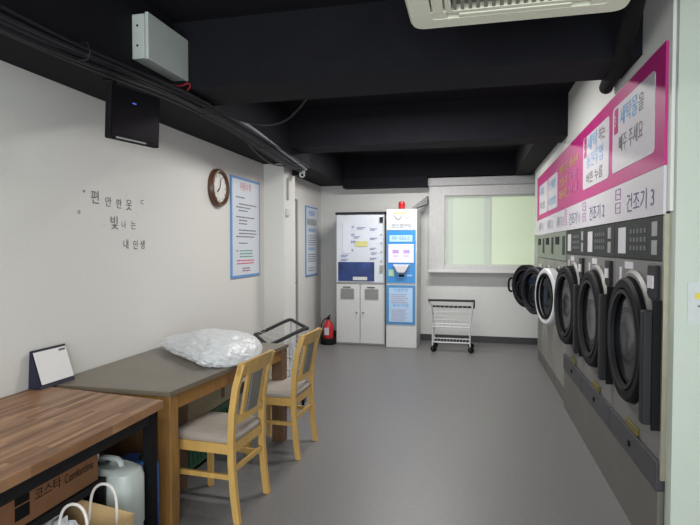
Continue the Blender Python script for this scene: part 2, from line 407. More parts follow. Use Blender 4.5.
# ------------------------------------------------------------------ signs over the machines
UXR = (0, -1, 0); UZ = (0, 0, 1)
xs = XF - .012
sg = empty('magenta_sign_board', (XF, 5.0, 1.88), label='long magenta sign board with white panels above the washers and dryers', cat='sign')
MB().hexa([(xs, 2.665, 1.872), (XF, 2.665, 1.872), (XF, 7.45, 1.842), (xs, 7.45, 1.842)], [(xs, 2.665, 2.43), (XF, 2.665, 2.43), (XF, 7.45, 2.40), (xs, 7.45, 2.40)]).build('board', 'magenta', sg)
def rrect(mb, x, y0, y1, z0, z1, r=.03):
    """rounded plate on a plane of constant x"""
    pts = []
    for cy, cz, a0 in ((y1 - r, z1 - r, 0), (y0 + r, z1 - r, PI / 2), (y0 + r, z0 + r, PI), (y1 - r, z0 + r, 1.5 * PI)):
        for k in range(5):
            a = a0 + k * PI / 8; pts.append(Vector((x, cy + r * math.cos(a), cz + r * math.sin(a))))
    n = len(pts); q = [p + Vector((.003, 0, 0)) for p in pts]
    return mb.pts(pts + q, [tuple(range(n)), tuple(range(2 * n - 1, n - 1, -1))] + [(i, n + i, n + (i + 1) % n, (i + 1) % n) for i in range(n)])
xp = xs - .003; xt = xp - .0015
P3 = rrect(MB(), xp, 2.80, 3.57, 1.95, 2.345).build('panel', 'signwhite', sg)
P2 = rrect(MB(), xp, 3.66, 4.46, 1.94, 2.335).build('panel', 'signwhite', sg)
P1 = rrect(MB(), xp, 6.45, 7.2, 1.905, 2.27).build('panel', 'signwhite', sg)
P0 = rrect(MB(), xp, 5.75, 6.40, 1.905, 2.27).build('panel', 'signwhite', sg)
def signtext(par, body, size, y, z, width, m, name='lettering'):
    return MB().text(body, size, (xt, y, z), UXR, UZ, fit=width).build(name, m, par, recalc=False)
for par, y1, no in ((P3, 3.53, '3'), (P2, 4.42, '2')):
    rrect(MB(), xp - .001, y1 - .085, y1, 2.18, 2.33, .008).build('number_tab', 'magenta', par)
    MB().text(no, .09, (xp - .003, y1 - .02, 2.225), UXR, UZ).build('lettering', 'signwhite', par, recalc=False)
signtext(P3, '세탁물', .12, 3.40, 2.205, .33, 'blue'); signtext(P3, '을', .10, 3.05, 2.205, .09, 'ink')
signtext(P3, '빼주 주세요', .11, 3.42, 2.055, .45, 'ink')
signtext(P2, '세탁', .12, 4.30, 2.21, .32, 'blue'); signtext(P2, '하는', .10, 3.94, 2.22, .18, 'ink')
signtext(P2, '동전투입', .12, 4.32, 2.085, .5, 'blue'); signtext(P2, '버튼 누름', .09, 4.32, 1.97, .5, 'ink')
signtext(P1, '세제', .12, 7.1, 2.13, .3, 'blue'); signtext(P1, '투입', .1, 7.1, 1.96, .4, 'ink')
signtext(P0, '코인세탁', .12, 6.35, 2.12, .5, 'blue'); signtext(P0, '이용방법', .1, 6.35, 1.95, .5, 'blue')
for i, (a, b) in enumerate((('세탁기', '사용 순서'), ('건조기', '사용'), ('이용시간', '안내'))):
    z = 2.20 - i * .12
    signtext(sg, a, .095, 5.62, z, .46, 'yellow'); signtext(sg, b, .09, 5.08, z, .40, 'yellow' if i == 0 else 'signpink')
st = empty('machine_name_strip', (XF, 5.0, 1.65), label='white strip numbering the machines in dark blue, below the magenta board', cat='sign')
MB().hexa([(xs, 2.665, 1.648), (XF, 2.665, 1.648), (XF, 7.45, 1.648), (xs, 7.45, 1.648)], [(xs, 2.665, 1.87), (XF, 2.665, 1.87), (XF, 7.45, 1.84), (xs, 7.45, 1.84)]).build('strip', 'signwhite', st)
xt = xs - .0015
for k, y in enumerate((3.25, 4.22, 5.05)):
    signtext(st, '건조기 %d' % (3 - k), .115, y, 1.69, .46, mat('soft_navy_ink', (.06, .06, .17), .5))
for k, y in enumerate((5.75, 6.45, 7.2)):
    signtext(st, '세탁기 %d' % (3 - k), .12, y, 1.69, .40, mat('slate_ink', (.16, .18, .30), .5))
for y in (3.48, 4.45, 5.28):
    m = MB()
    for z in (1.70, 1.78): 
        rr = [(xt, y - .1, z), (xt, y, z), (xt, y, z + .06), (xt, y - .1, z + .06)]
        m.tube([Vector(p) for p in rr], .003, 4, closed=True)
        m.tube([(xt, y - .08, z + .03), (xt, y - .02, z + .03)], .003, 4)
    m.build('care_symbol', 'lilac', st)

# ------------------------------------------------------------------ vending cabinet (left) and payment kiosk (right)
v = empty('detergent_vending_cabinet', (-1.65, 8.0, 0), label='tall white vending cabinet with lit white display above two vented doors', cat='vending machine')
MB().box(-2.03, -1.27, 7.82, 8.4, 0.0, 2.01, bev=.006).build('body', mat('cabinet_grey_side', (.42, .42, .42), .4), v)
MB().box(-2.035, -1.265, 7.78, 8.3, 1.985, 2.02).build('top_cap', 'dgrey', v)
MB().box(-2.03, -1.27, 7.79, 7.82, .93, .955).box(-2.03, -2.02, 7.79, 7.82, .955, 1.985).box(-1.285, -1.27, 7.79, 7.82, .955, 1.985).build('front_frame', 'grey', v)
dp = MB().box(-2.018, -1.287, 7.79, 7.82, .957, 1.983, bev=.003).build('display_panel', 'posterwhite', v)
MB().box(-1.92, -1.80, 7.784, 7.79, 1.40, 1.86).build('light_strip', 'lcd2', dp)
MB().box(-1.99, -1.43, 7.784, 7.79, .975, 1.265).build('blue_graphic', 'kioskdk', dp)
MB().box(-1.76, -1.54, 7.780, 7.785, .99, 1.04).build('delivery_slot', 'white', dp)
MB().box(-1.73, -1.53, 7.784, 7.79, 1.50, 1.58).build('yellow_label', mat('pale_yellow', (.55, .52, .22), .5), dp)
m = MB(); yy = 7.786
for z, x0, ln in ((1.80, -1.78, .04), (1.78, -1.70, .13), (1.76, -1.50, .11), (1.68, -1.79, .06), (1.645, -1.75, .1), (1.62, -1.5, .11), (1.575, -1.79, .08), (1.55, -1.7, .08), (1.47, -1.5, .09), (1.40, -1.48, .09),
                  (1.36, -1.95, .12), (1.30, -1.95, .12), (1.32, -1.5, .1), (1.45, -1.78, .03)):
    for q in range(2): m.box(x0, x0 + ln * (1 - .3 * q), yy, 7.79, z - q * .02, z - q * .02 + .011)
m.build('printed_text', mat('periwinkle_ink', (.22, .24, .42), .5), dp)
m = MB()
for z in (1.88, 1.68, 1.55, 1.42, 1.28): m.lathe([(.012, 0), (.012, .01)], (-1.325, 7.79, z), (0, -1, 0), 10)
m.build('selection_buttons', 'grey', dp)
MB().box(-1.35, -1.30, 7.775, 7.79, 1.86, 1.94).build('coin_unit', 'dgrey', dp)
MB().box(-1.345, -1.295, 7.77, 7.79, 1.12, 1.22, bev=.005).build('coin_return', 'vent', dp)
for x0, x1 in ((-2.02, -1.655), (-1.645, -1.28)):
    dr = MB().box(x0, x1, 7.79, 7.82, .03, .925, bev=.004).build('cabinet_door', 'white', v)
    xm = (x0 + x1) / 2
    m = MB().box(xm - .115, xm + .095, 7.787, 7.79, .70, .86)
    for k in range(8): m.box(xm - .11, xm + .09, 7.781, 7.787, .705 + k * .02, .716 + k * .02)
    m.build('vent_grille', 'vent', dr)
    MB().box(xm - .08, xm + .04, 7.786, 7.79, .87, .892).build('door_plate', 'ink', dr)
    MB().lathe([(.012, 0), (.012, .02)], ((-1.70 if x0 < -1.9 else -1.60), 7.79, .5), (0, -1, 0), 12).build('door_knob', 'chrome', dr)
k = empty('payment_kiosk', (-1.01, 7.95, 0), label='narrow white and blue payment kiosk with a bright touchscreen', cat='kiosk')
MB().box(-1.240, -.785, 7.72, 8.3, 0, 2.05, bev=.008).build('body', 'white', k)
tp = MB().box(-1.232, -.805, 7.712, 7.72, 1.745, 2.035).build('header_panel', 'posterwhite', k)
m = MB().tube([(-1.12, 7.709, 1.96), (-1.06, 7.709, 1.88), (-1.0, 7.709, 1.96)], .006, 5, smooth=2).tube([(-.98, 7.709, 1.95), (-.94, 7.709, 1.90), (-.9, 7.709, 1.95)], .004, 5, smooth=2)
m.build('emblem', 'vent', tp)
MB().box(-1.13, -.92, 7.708, 7.712, 1.985, 2.0).build('yellow_line', 'yellow', tp)
MB().text('코인빨래방', .07, (-1.16, 7.709, 1.775), (1, 0, 0), UZ, fit=.3).build('lettering', 'grey', tp, recalc=False)
bl = MB().box(-1.232, -.805, 7.708, 7.72, .965, 1.735).build('blue_panel', 'kioskblue', k)
MB().box(-1.19, -.85, 7.704, 7.708, 1.57, 1.665, bev=.002).build('name_plate', mat('pale_sky', (.40, .62, .82), .4), bl)
MB().text('무인 키오스크', .06, (-1.15, 7.7025, 1.595), (1, 0, 0), UZ, fit=.26).build('lettering', 'navy', bl, recalc=False)
sc = MB().box(-1.205, -.83, 7.700, 7.708, 1.262, 1.535, bev=.003).build('touchscreen', 'lcd', bl)
for x in (-1.14, -.98): MB().box(x, x + .09, 7.6975, 7.70, 1.40, 1.45).box(x + .01, x + .08, 7.6975, 7.70, 1.355, 1.366).build('screen_icon', 'lcdpurple', sc)
MB().hexa([(-1.06, 7.65, 1.12), (-.96, 7.65, 1.12), (-.96, 7.708, 1.10), (-1.06, 7.708, 1.10)], [(-1.12, 7.66, 1.22), (-.90, 7.66, 1.22), (-.88, 7.708, 1.235), (-1.14, 7.708, 1.235)]).build('card_reader', 'signwhite', bl)
MB().box(-1.05, -.97, 7.70, 7.708, 1.055, 1.085).build('receipt_slot', 'blackp', bl)
MB().box(-1.20, -1.12, 7.704, 7.708, 1.06, 1.16).build('green_sticker', mat('sticker_green', (.35, .55, .35), .5), bl)
MB().box(-.93, -.85, 7.704, 7.708, 1.065, 1.085).build('small_label', 'kiosknotice', bl)
nt_ = MB().box(-1.235, -.805, 7.712, 7.72, .345, .93).build('blue_notice_frame', mat('notice_blue', (.06, .22, .45), .4), k)
MB().box(-1.195, -.845, 7.708, 7.712, .385, .89).build('notice_sheet', 'kiosknotice', nt_)
MB().text('이용안내', .06, (-1.12, 7.7065, .83), (1, 0, 0), UZ, fit=.2).build('lettering', 'posterblue', nt_, recalc=False)
MB().text('주의사항', .06, (-1.14, 7.7065, .605), (1, 0, 0), UZ, fit=.24).build('lettering', 'posterblue', nt_, recalc=False)
m = MB()
for z in (.79, .76, .73, .70, .67, .56, .53, .50, .47, .44, .41):
    l = random.uniform(.2, .28); m.box(-1.16, -1.16 + l, 7.706, 7.708, z, z + .010)
m.build('printed_text', mat('muted_rose_ink', (.42, .30, .36), .5), nt_)
bc = empty('warning_beacon', (-1.04, 7.95, 2.05), label='small red warning beacon on top of the payment kiosk', cat='warning light')
MB().lathe([(.055, 0), (.055, .02), (.05, .022)], (-1.04, 7.95, 2.05), n=24).build('base', 'blackp', bc)
MB().lathe([(.05, .02), (.052, .09), (.045, .12), (.015, .135), (.001, .136)], (-1.04, 7.95, 2.05), n=24, capb=False).build('lens', 'redpaint', bc, smooth=True)

# grey sloping duct end between kiosk and window surround
tag(MB().hexa([(-.90, 8.05, 2.065), (-.90, 8.2, 2.065), (-.68, 8.4, 2.16), (-.68, 8.2, 2.16)], [(-.90, 8.05, 2.09), (-.90, 8.2, 2.09), (-.68, 8.4, 2.28), (-.68, 8.2, 2.28)])
    .tube([(-.69, 8.3, 2.2), (-.69, 8.45, 2.2)], .015).build('wall_bracket', 'grey', loc=(-.69, 8.45, 2.2)), 'grey sloping wedge bracket on the wall between the kiosk and the window', 'bracket')

# ------------------------------------------------------------------ fire extinguisher
fx = empty('fire_extinguisher', (-2.15, 7.78, 0), label='red fire extinguisher standing on the floor left of the vending cabinet', cat='fire extinguisher')
c0 = (-2.15, 7.78, 0)
MB().lathe([(.075, .04), (.08, .06), (.08, .28), (.06, .33), (.028, .36), (.025, .38)], c0, n=28).build('cylinder', 'redpaint', fx, smooth=True)
MB().lathe([(.022, .38), (.026, .385), (.026, .41), (.012, .42)], c0, n=16).build('valve', 'dgrey', fx, smooth=True)
MB().bar((-2.15, 7.78, .415), (-2.10, 7.72, .455), .02, .008).bar((-2.15, 7.78, .40), (-2.10, 7.72, .41), .02, .008).build('squeeze_handle', 'blackp', fx)
MB().tube([(-2.17, 7.77, .395), (-2.235, 7.75, .36), (-2.245, 7.74, .25), (-2.235, 7.735, .12)], .010, smooth=2).build('hose', 'rubber', fx, smooth=True)
MB().box(-2.185, -2.115, 7.697, 7.702, .15, .26).build('label_plate', 'signwhite', fx)
MB().lathe([(.115, 0), (.115, .09), (.108, .10), (.09, .10), (.085, .03), (.001, .03)], c0, n=28, capb=False).build('stand', 'blackp', fx, smooth=True)

# ------------------------------------------------------------------ laundry carts
def make_cart(zn=.74, zf=.61):
    o = empty('laundry_cart', (0, 0, 0), cat='laundry cart')
    L, W = .31, .19
    def ring(mb, l, w, z0, z1, r, sm=1): # z0 near (y=-w), z1 far
        return mb.tube([(-l, -w, z0), (-l * .9, -w, z0), (l * .9, -w, z0), (l, -w, z0), (l, -w * .8, z0), (l, w * .8, z1), (l, w, z1), (l * .9, w, z1), (-l * .9, w, z1), (-l, w, z1), (-l, w * .8, z1), (-l, -w * .8, z0)], r, 8, closed=True, smooth=sm)
    ring(MB(), L, W, zn, zf, .017, 2).build('padded_rim', 'rubber', o, smooth=True)
    m = MB()
    for i in range(10):
        x = -L * .92 + i * L * .92 / 4.5; xb = x * .88
        m.tube([(x, -W, zn - .01), (xb, -W * .85, .36), (xb, W * .85, .36), (x, W, zf - .01)], .0028, 4)
    for j, z in enumerate((.40, .46, .52, .58)):
        s_ = .88 + .03 * j; ring(m, L * s_ * 1.0, W * (.87 + .03 * j), z, z + .03 * (j + 1) * .8, .0032, 1)
    for i in range(7): 
        y = -W * .8 + i * W * .8 / 3; m.tube([(-L * .93, y, .6 + .05 * (i / 6)), (-L * .86, y, .36), (L * .86, y, .36), (L * .93, y, .6 + .05 * (i / 6))], .0028, 4)
    m.build('wire_basket', 'wire', o)
    m = MB()
    for sx in (-1, 1):
        for sy in (-1, 1): m.tube([(sx * L * .84, sy * W * .85, .08), (sx * L * .84, sy * W * .85, .36), (sx * L * .97, sy * W * .98, (zf if sy > 0 else zn) - .005)], .011, 8)
    ring(m, L * .84, W * .85, .36, .36, .009); ring(m, L * .84, W * .85, .14, .14, .009)
    m.build('frame', 'wire', o, smooth=True)
    m = MB()
    for i in range(12): x = -L * .8 + i * L * .8 / 5.5; m.tube([(x, -W * .85, .143), (x, W * .85, .143)], .0028, 4)
    m.build('lower_shelf', 'wire', o)
    for sx in (-1, 1):
        for sy in (-1, 1):
            wh = MB().lathe([(.02, -.014), (.042, -.012), (.045, 0), (.042, .012), (.02, .014)], (sx * L * .84 + .015, sy * W * .85, .045), (0, 1, 0) if sy > 9 else (.3, 1, 0), 20).build('wheel', 'blackp', o, smooth=True)
            MB().bar((sx * L * .84, sy * W * .85 - .02, .035), (sx * L * .84, sy * W * .85 - .02, .09), .02, .004).bar((sx * L * .84, sy * W * .85 + .02, .035), (sx * L * .84, sy * W * .85 + .02, .09), .02, .004)\
                .box(sx * L * .84 - .012, sx * L * .84 + .012, sy * W * .85 - .024, sy * W * .85 + .024, .085, .1).build('caster_fork', 'steel', wh)
    return o
ct = make_cart(); ct2 = copy_tree(ct)
ct.location = (-.28, 7.70, 0); ct['label'] = 'white wire laundry cart with black rim standing under the back window'
ct2.location = (-1.81, 4.80, 0); ct2.rotation_euler = (0, 0, math.radians(123.5)); ct2['label'] = 'white wire laundry cart with black rim parked behind the grey table'
for q in (ct, ct2): q['group'] = 'wire laundry carts'

# ------------------------------------------------------------------ wall clock, posters and lettering on the left wall
ck = empty('wall_clock', (-2.3, 4.47, 2.04), label='round wall clock with brown wooden rim left of the blue poster', cat='clock')
MB().lathe([(.13, 0), (.175, 0), (.175, .035), (.165, .05), (.148, .053), (.138, .04), (.13, .03)], (-2.3, 4.47, 2.04), (1, 0, 0), 40, closed=True).build('rim', 'clockwood', ck, smooth=True)
MB().lathe([(.14, .0), (.14, .03)], (-2.3, 4.47, 2.04), (1, 0, 0), 40).build('dial', 'clockface', ck)
m = MB()
for i in range(12):
    a = i * PI / 6; q = Vector((0, math.sin(a), math.cos(a))); c = Vector((-2.268, 4.47, 2.04)); m.bar(c + q * .105, c + q * .122, .007, .002, up=(1, 0, 0))
m.build('hour_marks', 'ink', ck)
cc = Vector((-2.265, 4.47, 2.04))
MB().bar(cc, cc + Vector((0, .02, .092)), .008, .002, up=(1, 0, 0)).build('minute_hand', 'blackp', ck)
MB().bar(cc, cc + Vector((0, -.05, -.04)), .011, .002, up=(1, 0, 0)).build('hour_hand', 'blackp', ck)
def poster(x, y0, y1, z0, z1, name, label, rows, frame=.025, heads=()):
    o = empty(name, (x, (y0 + y1) / 2, z0), label=label, cat='poster')
    MB().box(x, x + .012, y0, y1, z0, z1).build('blue_border', 'posterblue', o)
    MB().box(x + .012, x + .015, y0 + frame, y1 - frame, z0 + frame, z1 - frame).build('sheet', 'posterwhite', o)
    X = x + .0155
    for body, yc, z, wd, hh, mm in heads:
        MB().text(body, hh, (X + .001, yc - wd / 2, z), (0, 1, 0), UZ, fit=wd).build('heading', mm, o, recalc=False)
    for mm, rr in rows.items():
        m = MB()
        for z, a, l in rr:
            y = y0 + frame + a
            while l > .02:
                s_ = min(l, random.uniform(.03, .09)); m.box(X - .001, X, y, y + s_ - .008, z, z + .012); y += s_; l -= s_
        m.build('printed_text', mm, o)
    return o
poster(-2.299, 4.74, 5.45, 1.185, 2.20, 'rules_poster', 'tall white poster with blue border and red heading right of the clock',
       {'ink': [(1.99 - i * .033, .08 + (.06 if i % 3 else 0), random.choice((.22, .35, .45))) for i in range(15) if i % 4 != 1] , 'green': [(1.45 - i * .03, .16, .34) for i in range(3)],
        'red': [(1.35 - i * .03, .09, .44) for i in range(2)], 'bed': [(1.45, .08, .05), (1.27, .22, .2), (1.245, .22, .2)]},
       heads=(('이용수칙', 5.07, 2.07, .26, .09, 'red'),))
poster(-2.459, 7.60, 8.22, 1.04, 2.12, 'narrow_notice', 'narrow blue and white notice on the rear wall left of the vending cabinet',
       {'ink': [(1.66 - i * .035, .08, .4) for i in range(5)] + [(1.37 - i * .035, .08, .4) for i in range(4)] + [(1.16, .1, .35), (1.12, .1, .3)],
        'posterblue': [(1.98 + i * .02, .1, .35) for i in range(4)] + [(1.73 + i * .017, .1, .35) for i in range(3)] + [(1.44 + i * .017, .1, .35) for i in range(3)],
        'grey': [(1.83 + i * .014, .03, .5) for i in range(7)]})
lt = empty('wall_lettering', (-2.3, 3.08, 1.7), label='dark sticker lettering scattered on the left wall left of the clock', cat='wall sticker')
letters = [('편', 2.853, 1.769, 0.085), ('안', 2.978, 1.760, 0.065), ('한', 3.082, 1.755, 0.065), ('옷', 3.187, 1.749, 0.075), ('빛', 3.034, 1.613, 0.090), ('나', 3.131, 1.624, 0.050), ('는', 3.234, 1.621, 0.060), ('내', 3.150, 1.485, 0.065), ('인', 3.254, 1.482, 0.065), ('생', 3.334, 1.482, 0.065), ('"', 2.758, 1.827, 0.060), ('ㄷ', 3.340, 1.803, 0.055), ('°', 2.714, 1.697, 0.070), ('·', 3.157, 1.842, 0.050), ('·', 2.933, 1.635, 0.050), ('·', 3.275, 1.721, 0.050)]
for ch, ly, lz, sz in letters:
    MB().text(ch, sz * 1.08, (-2.298, ly, lz), (0, 1, 0), UZ, align='c').build('character', mat('faded_ink', (.09, .087, .095), .6), lt, recalc=False)
tag(B(-2.06, -2.045, 5.69, 5.73, 2.03, 2.28, bev=.004).build('cable_cover', 'grey', loc=(-2.06, 5.7, 2.15)), 'slim grey vertical strip high on the wall column left of the rear door', 'cable cover')
tag(B(-2.06, -2.035, 5.66, 5.74, 1.85, 1.93, bev=.004).build('wall_switch', 'white', loc=(-2.06, 5.7, 1.9)), 'small white switch plate on the wall column below the grey strip', 'switch')

# ------------------------------------------------------------------ things under the black ceiling
tv = empty('wall_monitor', (-1.95, 2.55, 2.4), label='black flat monitor hanging from the beam at the top of the left wall', cat='monitor')
p0 = Vector((-1.83, 2.402, 0)); p1 = Vector((-1.755, 2.733, 0)); dx = (p1 - p0).normalized(); dn = Vector((dx.y, -dx.x, 0)); wv = (p1 - p0).length
Mt = Matrix(((dx.x, -dn.x, 0, p0.x), (dx.y, -dn.y, 0, p0.y), (0, 0, 1, 2.068), (0, 0, 0, 1)))
tilt = Matrix.Translation((0, 0, .28)) @ Matrix.Rotation(math.radians(3), 4, 'X') @ Matrix.Translation((0, 0, -.28))
T = Mt @ tilt
MB().box(0, wv, 0, .04, 0, .285, bev=.006).build('bezel', 'blackp', tv, mtx=T)
MB().box(.012, wv - .012, -.002, 0, .022, .272).build('screen', mat('dark_screen', (.004, .004, .006), .25, spec=.25), tv, mtx=T)
MB().box(.14, .165, -.004, 0, .206, .212).build('status_light', mat('blue_led', (.05, .08, .5), .3, emit=.5, ecol=(.15, .25, 1)), tv, mtx=T)
MB().box(.04, wv - .1, -.003, 0, .005, .014).build('control_strip', 'grey', tv, mtx=T)
MB().tube([(-1.83, 2.58, 2.22), (-1.93, 2.60, 2.25), (-1.96, 2.60, 2.42)], .014).box(-2.0, -1.92, 2.56, 2.64, 2.42, 2.43).build('mounting_arm', 'blackp', tv)

eb = empty('electrical_box', (-1.9, 3.0, 2.6), label='pale green-grey metal electrical box mounted on the black beam, left', cat='electrical box')
MB().box(-1.86, -1.782, 2.625, 3.04, 2.548, 2.795, bev=.004).build('housing', 'boxmetal', eb)
MB().box(-1.776, -1.755, 2.62, 3.045, 2.543, 2.80, bev=.004).build('door', 'boxmetal', eb)
m = MB()
for z in (2.62, 2.73): m.lathe([(.006, 0), (.006, .008)], (-1.825, 2.628, z), (0, -1, 0), 10)
m.build('knockouts', 'dgrey', eb)
# cable bundle hanging along the left beam
cb = empty('cable_bundle', (-1.8, 3, 2.4), label='thick bundle of black cables running along the left beam under the ceiling', cat='cables')
base = [(-1.80, -1.0, 2.44), (-1.80, .6, 2.42), (-1.80, 1.7, 2.395), (-1.80, 2.3, 2.415), (-1.79, 3.0, 2.455), (-1.80, 3.8, 2.44), (-1.84, 4.7, 2.40), (-1.88, 5.4, 2.385), (-1.93, 5.95, 2.40)]
rn = random.Random(3)
def strand(mb, ox, oz, r, jitter=.012, sl=slice(None)):
    mb.tube([(x + ox + rn.uniform(-jitter, jitter), y, z + oz + rn.uniform(-jitter, jitter)) for x, y, z in base[sl]], r, 7, smooth=2)
m = MB()
for i in range(13):
    strand(m, rn.uniform(-.06, .045), rn.uniform(-.025, .03), rn.uniform(.008, .016), .014)
m.build('black_cables', 'cable', cb, smooth=True)
m = MB(); strand(m, -.01, .03, .0035, .02, slice(0, 6)); m.tube([(-1.80, 2.9, 2.49), (-1.78, 3.0, 2.50), (-1.74, 3.02, 2.53), (-1.73, 3.03, 2.50), (-1.78, 3.03, 2.47)], .005, 6, smooth=2)
m.build('red_cable', 'cablered', cb, smooth=True)
m = MB().tube([(-1.84, -.8, 2.43), (-1.84, 1.3, 2.415), (-1.86, 1.75, 2.37), (-1.84, 2.0, 2.38), (-1.83, 2.1, 2.40)], .006, 6, smooth=2)
m.build('cream_cable', 'cablecream', cb, smooth=True)
for y in (.9, 2.15, 3.3, 4.4, 5.3):
    z = 2.41 + (.03 if 2.5 < y < 4 else 0)
    MB().tube([(-1.875, y, z + .0), (-1.86, y, z - .035), (-1.76, y, z - .035), (-1.745, y, z + .0), (-1.76, y, z + .045), (-1.86, y, z + .045)], .003, 5, closed=True).build('cable_tie', 'dgrey', cb)
tag(MB().tube([(-1.745, 3.78, 2.47), (-1.76, 4.1, 2.465), (-1.80, 4.8, 2.43), (-1.84, 5.3, 2.41), (-1.88, 5.8, 2.40)], .014, 10, smooth=2).build('metal_conduit', 'cablegrey', loc=(-1.76, 4, 2.47), smooth=True),
    'shiny grey conduit pipe running above the clock towards the camera', 'conduit')
tag(MB().tube([(-1.72, 3.30, 2.44), (-1.60, 3.5, 2.39), (-1.45, 3.6, 2.37), (-1.30, 3.6, 2.40), (-1.18, 3.52, 2.46), (-1.10, 3.46, 2.51), (-1.1, 3.46, 2.6)], .009, 7, smooth=2).build('loose_cable', 'cable', loc=(-1.5, 3.5, 2.4), smooth=True),
    'loose black cable sagging below the nearest cross beam', 'cable')
tag(MB().tube([(-1.86, 4.1, 2.40), (-1.93, 4.6, 2.33), (-1.98, 5.1, 2.33), (-1.95, 5.5, 2.38)], .007, 7, smooth=2).build('hanging_cable', 'cable', loc=(-1.9, 4.8, 2.4), smooth=True),
    'thin black cable sagging from the bundle above the rules poster', 'cable')
cv = empty('security_camera', (-1.95, 5.93, 2.43), label='small white security camera on the black beam at the wall column', cat='security camera')
MB().box(-2.05, -1.99, 5.85, 5.93, 2.33, 2.43).box(-2.03, -1.93, 5.90, 5.97, 2.41, 2.43).build('mount', 'blackp', cv)
MB().lathe([(.035, 0), (.036, .03), (.03, .05)], (-1.955, 5.93, 2.36), n=20).box(-1.98, -1.90, 5.90, 5.95, 2.402, 2.412).build('bracket', 'white', cv)
MB().lathe([(.028, -.05), (.034, -.04), (.034, .04), (.02, .05)], (-1.95, 5.91, 2.345), (.4, -1, -.3), 20).build('housing', 'white', cv, smooth=True)
MB().lathe([(.016, 0), (.016, .006)], Vector((-1.95, 5.91, 2.345)) + Vector((.4, -1, -.3)).normalized() * .049, (.4, -1, -.3), 14).build('lens', 'blackp', cv)

# ceiling cassette air conditioner
ax0, ax1, ay0, ay1, az = -.262, .61, 1.55, 2.43, 2.485
ac = empty('ceiling_air_conditioner', ((ax0 + ax1) / 2, 2.0, CEIL), label='cream ceiling cassette air conditioner hanging from the black ceiling', cat='air conditioner')
MB().box(ax0 + .06, ax1 - .06, ay0 + .06, ay1 - .06, az + .03, CEIL, bev=.01).build('casing', 'grey', ac)
# outer frame as four mitred plates with openings
fw = .11
m = MB()
def frame_ring(mb, a, b, z0, z1, r=.05):
    def rr(x0, x1, y0, y1, r):
        P_ = []
        for cx, cy, a0 in ((x1 - r, y1 - r, 0), (x0 + r, y1 - r, PI / 2), (x0 + r, y0 + r, PI), (x1 - r, y0 + r, 1.5 * PI)):
            for k in range(5): P_.append((cx + r * math.cos(a0 + k * PI / 8), cy + r * math.sin(a0 + k * PI / 8)))
        return P_
    o_, i_ = rr(*a, r), rr(*b, .015); n = len(o_); o2 = rr(a[0] - .012, a[1] + .012, a[2] - .012, a[3] + .012, r)
    vs = [(x, y, z0) for x, y in o_] + [(x, y, z0) for x, y in i_] + [(x, y, z0 + .018) for x, y in o2] + [(x, y, z1) for x, y in o2] + [(x, y, z1) for x, y in i_]
    fs = []
    for i in range(n):
        j = (i + 1) % n
        for A, B_ in ((0, 1), (2, 0), (3, 2), (4, 3), (1, 4)): fs.append((A * n + i, A * n + j, B_ * n + j, B_ * n + i))
    return mb.pts([Vector(v_) for v_ in vs], fs)
frame_ring(m, (ax0, ax1, ay0, ay1), (ax0 + .085, ax1 - .085, ay0 + .085, ay1 - .085), az, az + .045)
m.build('outer_frame', 'acplastic', ac)
g0, g1, h0, h1 = ax0 + .17, ax1 - .17, ay0 + .15, ay1 - .15
m = MB(); frame_ring(m, (g0 - .022, g1 + .022, h0 - .022, h1 + .022), (g0, g1, h0, h1), az + .003, az + .04, .02); m.build('grille_frame', 'acplastic', ac)
MB().box(ax0 + .03, ax1 - .03, ay0 + .03, ay1 - .03, az + .05, az + .06).build('filter', 'acdark', ac)
m = MB()
for i in range(17):
    x = g0 + (i + .5) * (g1 - g0) / 17; m.box(x - .007, x + .007, h0, h1, az + .006, az + .02)
for y in (h0 + (h1 - h0) / 3, h0 + 2 * (h1 - h0) / 3): m.box(g0, g1, y - .005, y + .005, az + .01, az + .022)
m.build('intake_grille', mat('grille_beige', (.22, .21, .16), .5), ac)
m4 = .09
for (a, b, c, d_) in ((g0 + .03, g1 - .05, ay1 - .122, ay1 - .088), (g0, g1, ay0 + .088, ay0 + .122), (ax0 + .092, ax0 + .138, h0, h1), (ax1 - .138, ax1 - .092, h0, h1)):
    MB().box(a, b, c, d_, az + .0, az + .012, bev=.004).build('louvre', 'acplastic', ac)
for cx in (ax0 + .115, ax1 - .115):
    for cy in (ay0 + .115, ay1 - .115):
        MB().box(cx - .035, cx + .035, cy - .035, cy + .035, az + .002, az + .04, bev=.004).build('corner_cover', 'acplastic', ac)
tag(MB().tube([(.58, 2.2, 2.70), (.66, 2.30, 2.70), (.70, 2.55, 2.62), (.74, 2.9, 2.53), (.79, 3.25, 2.50), (.80, 3.5, 2.50), (.815, 3.62, 2.50)], .042, 12, smooth=2).build('insulated_pipe', 'foamblack', loc=(.7, 3, 2.5), smooth=True),
    'black foam insulated pipe from the air conditioner to the right wall', 'pipe')
# notice on the partition
nn = empty('partition_notice', (.93, 2.585, 1.2), label='small white notice with a yellow mark on the pale right partition', cat='notice')
MB().box(.925, 1.15, 2.581, 2.585, 1.16, 1.345).build('sheet', mat('notice_sheet', (.46, .50, .49), .4), nn)
MB().box(.955, 1.01, 2.579, 2.581, 1.27, 1.295).build('yellow_mark', 'yellow', nn)
MB().box(.965, 1.02, 2.579, 2.581, 1.235, 1.243).build('printed_text', 'ink', nn)

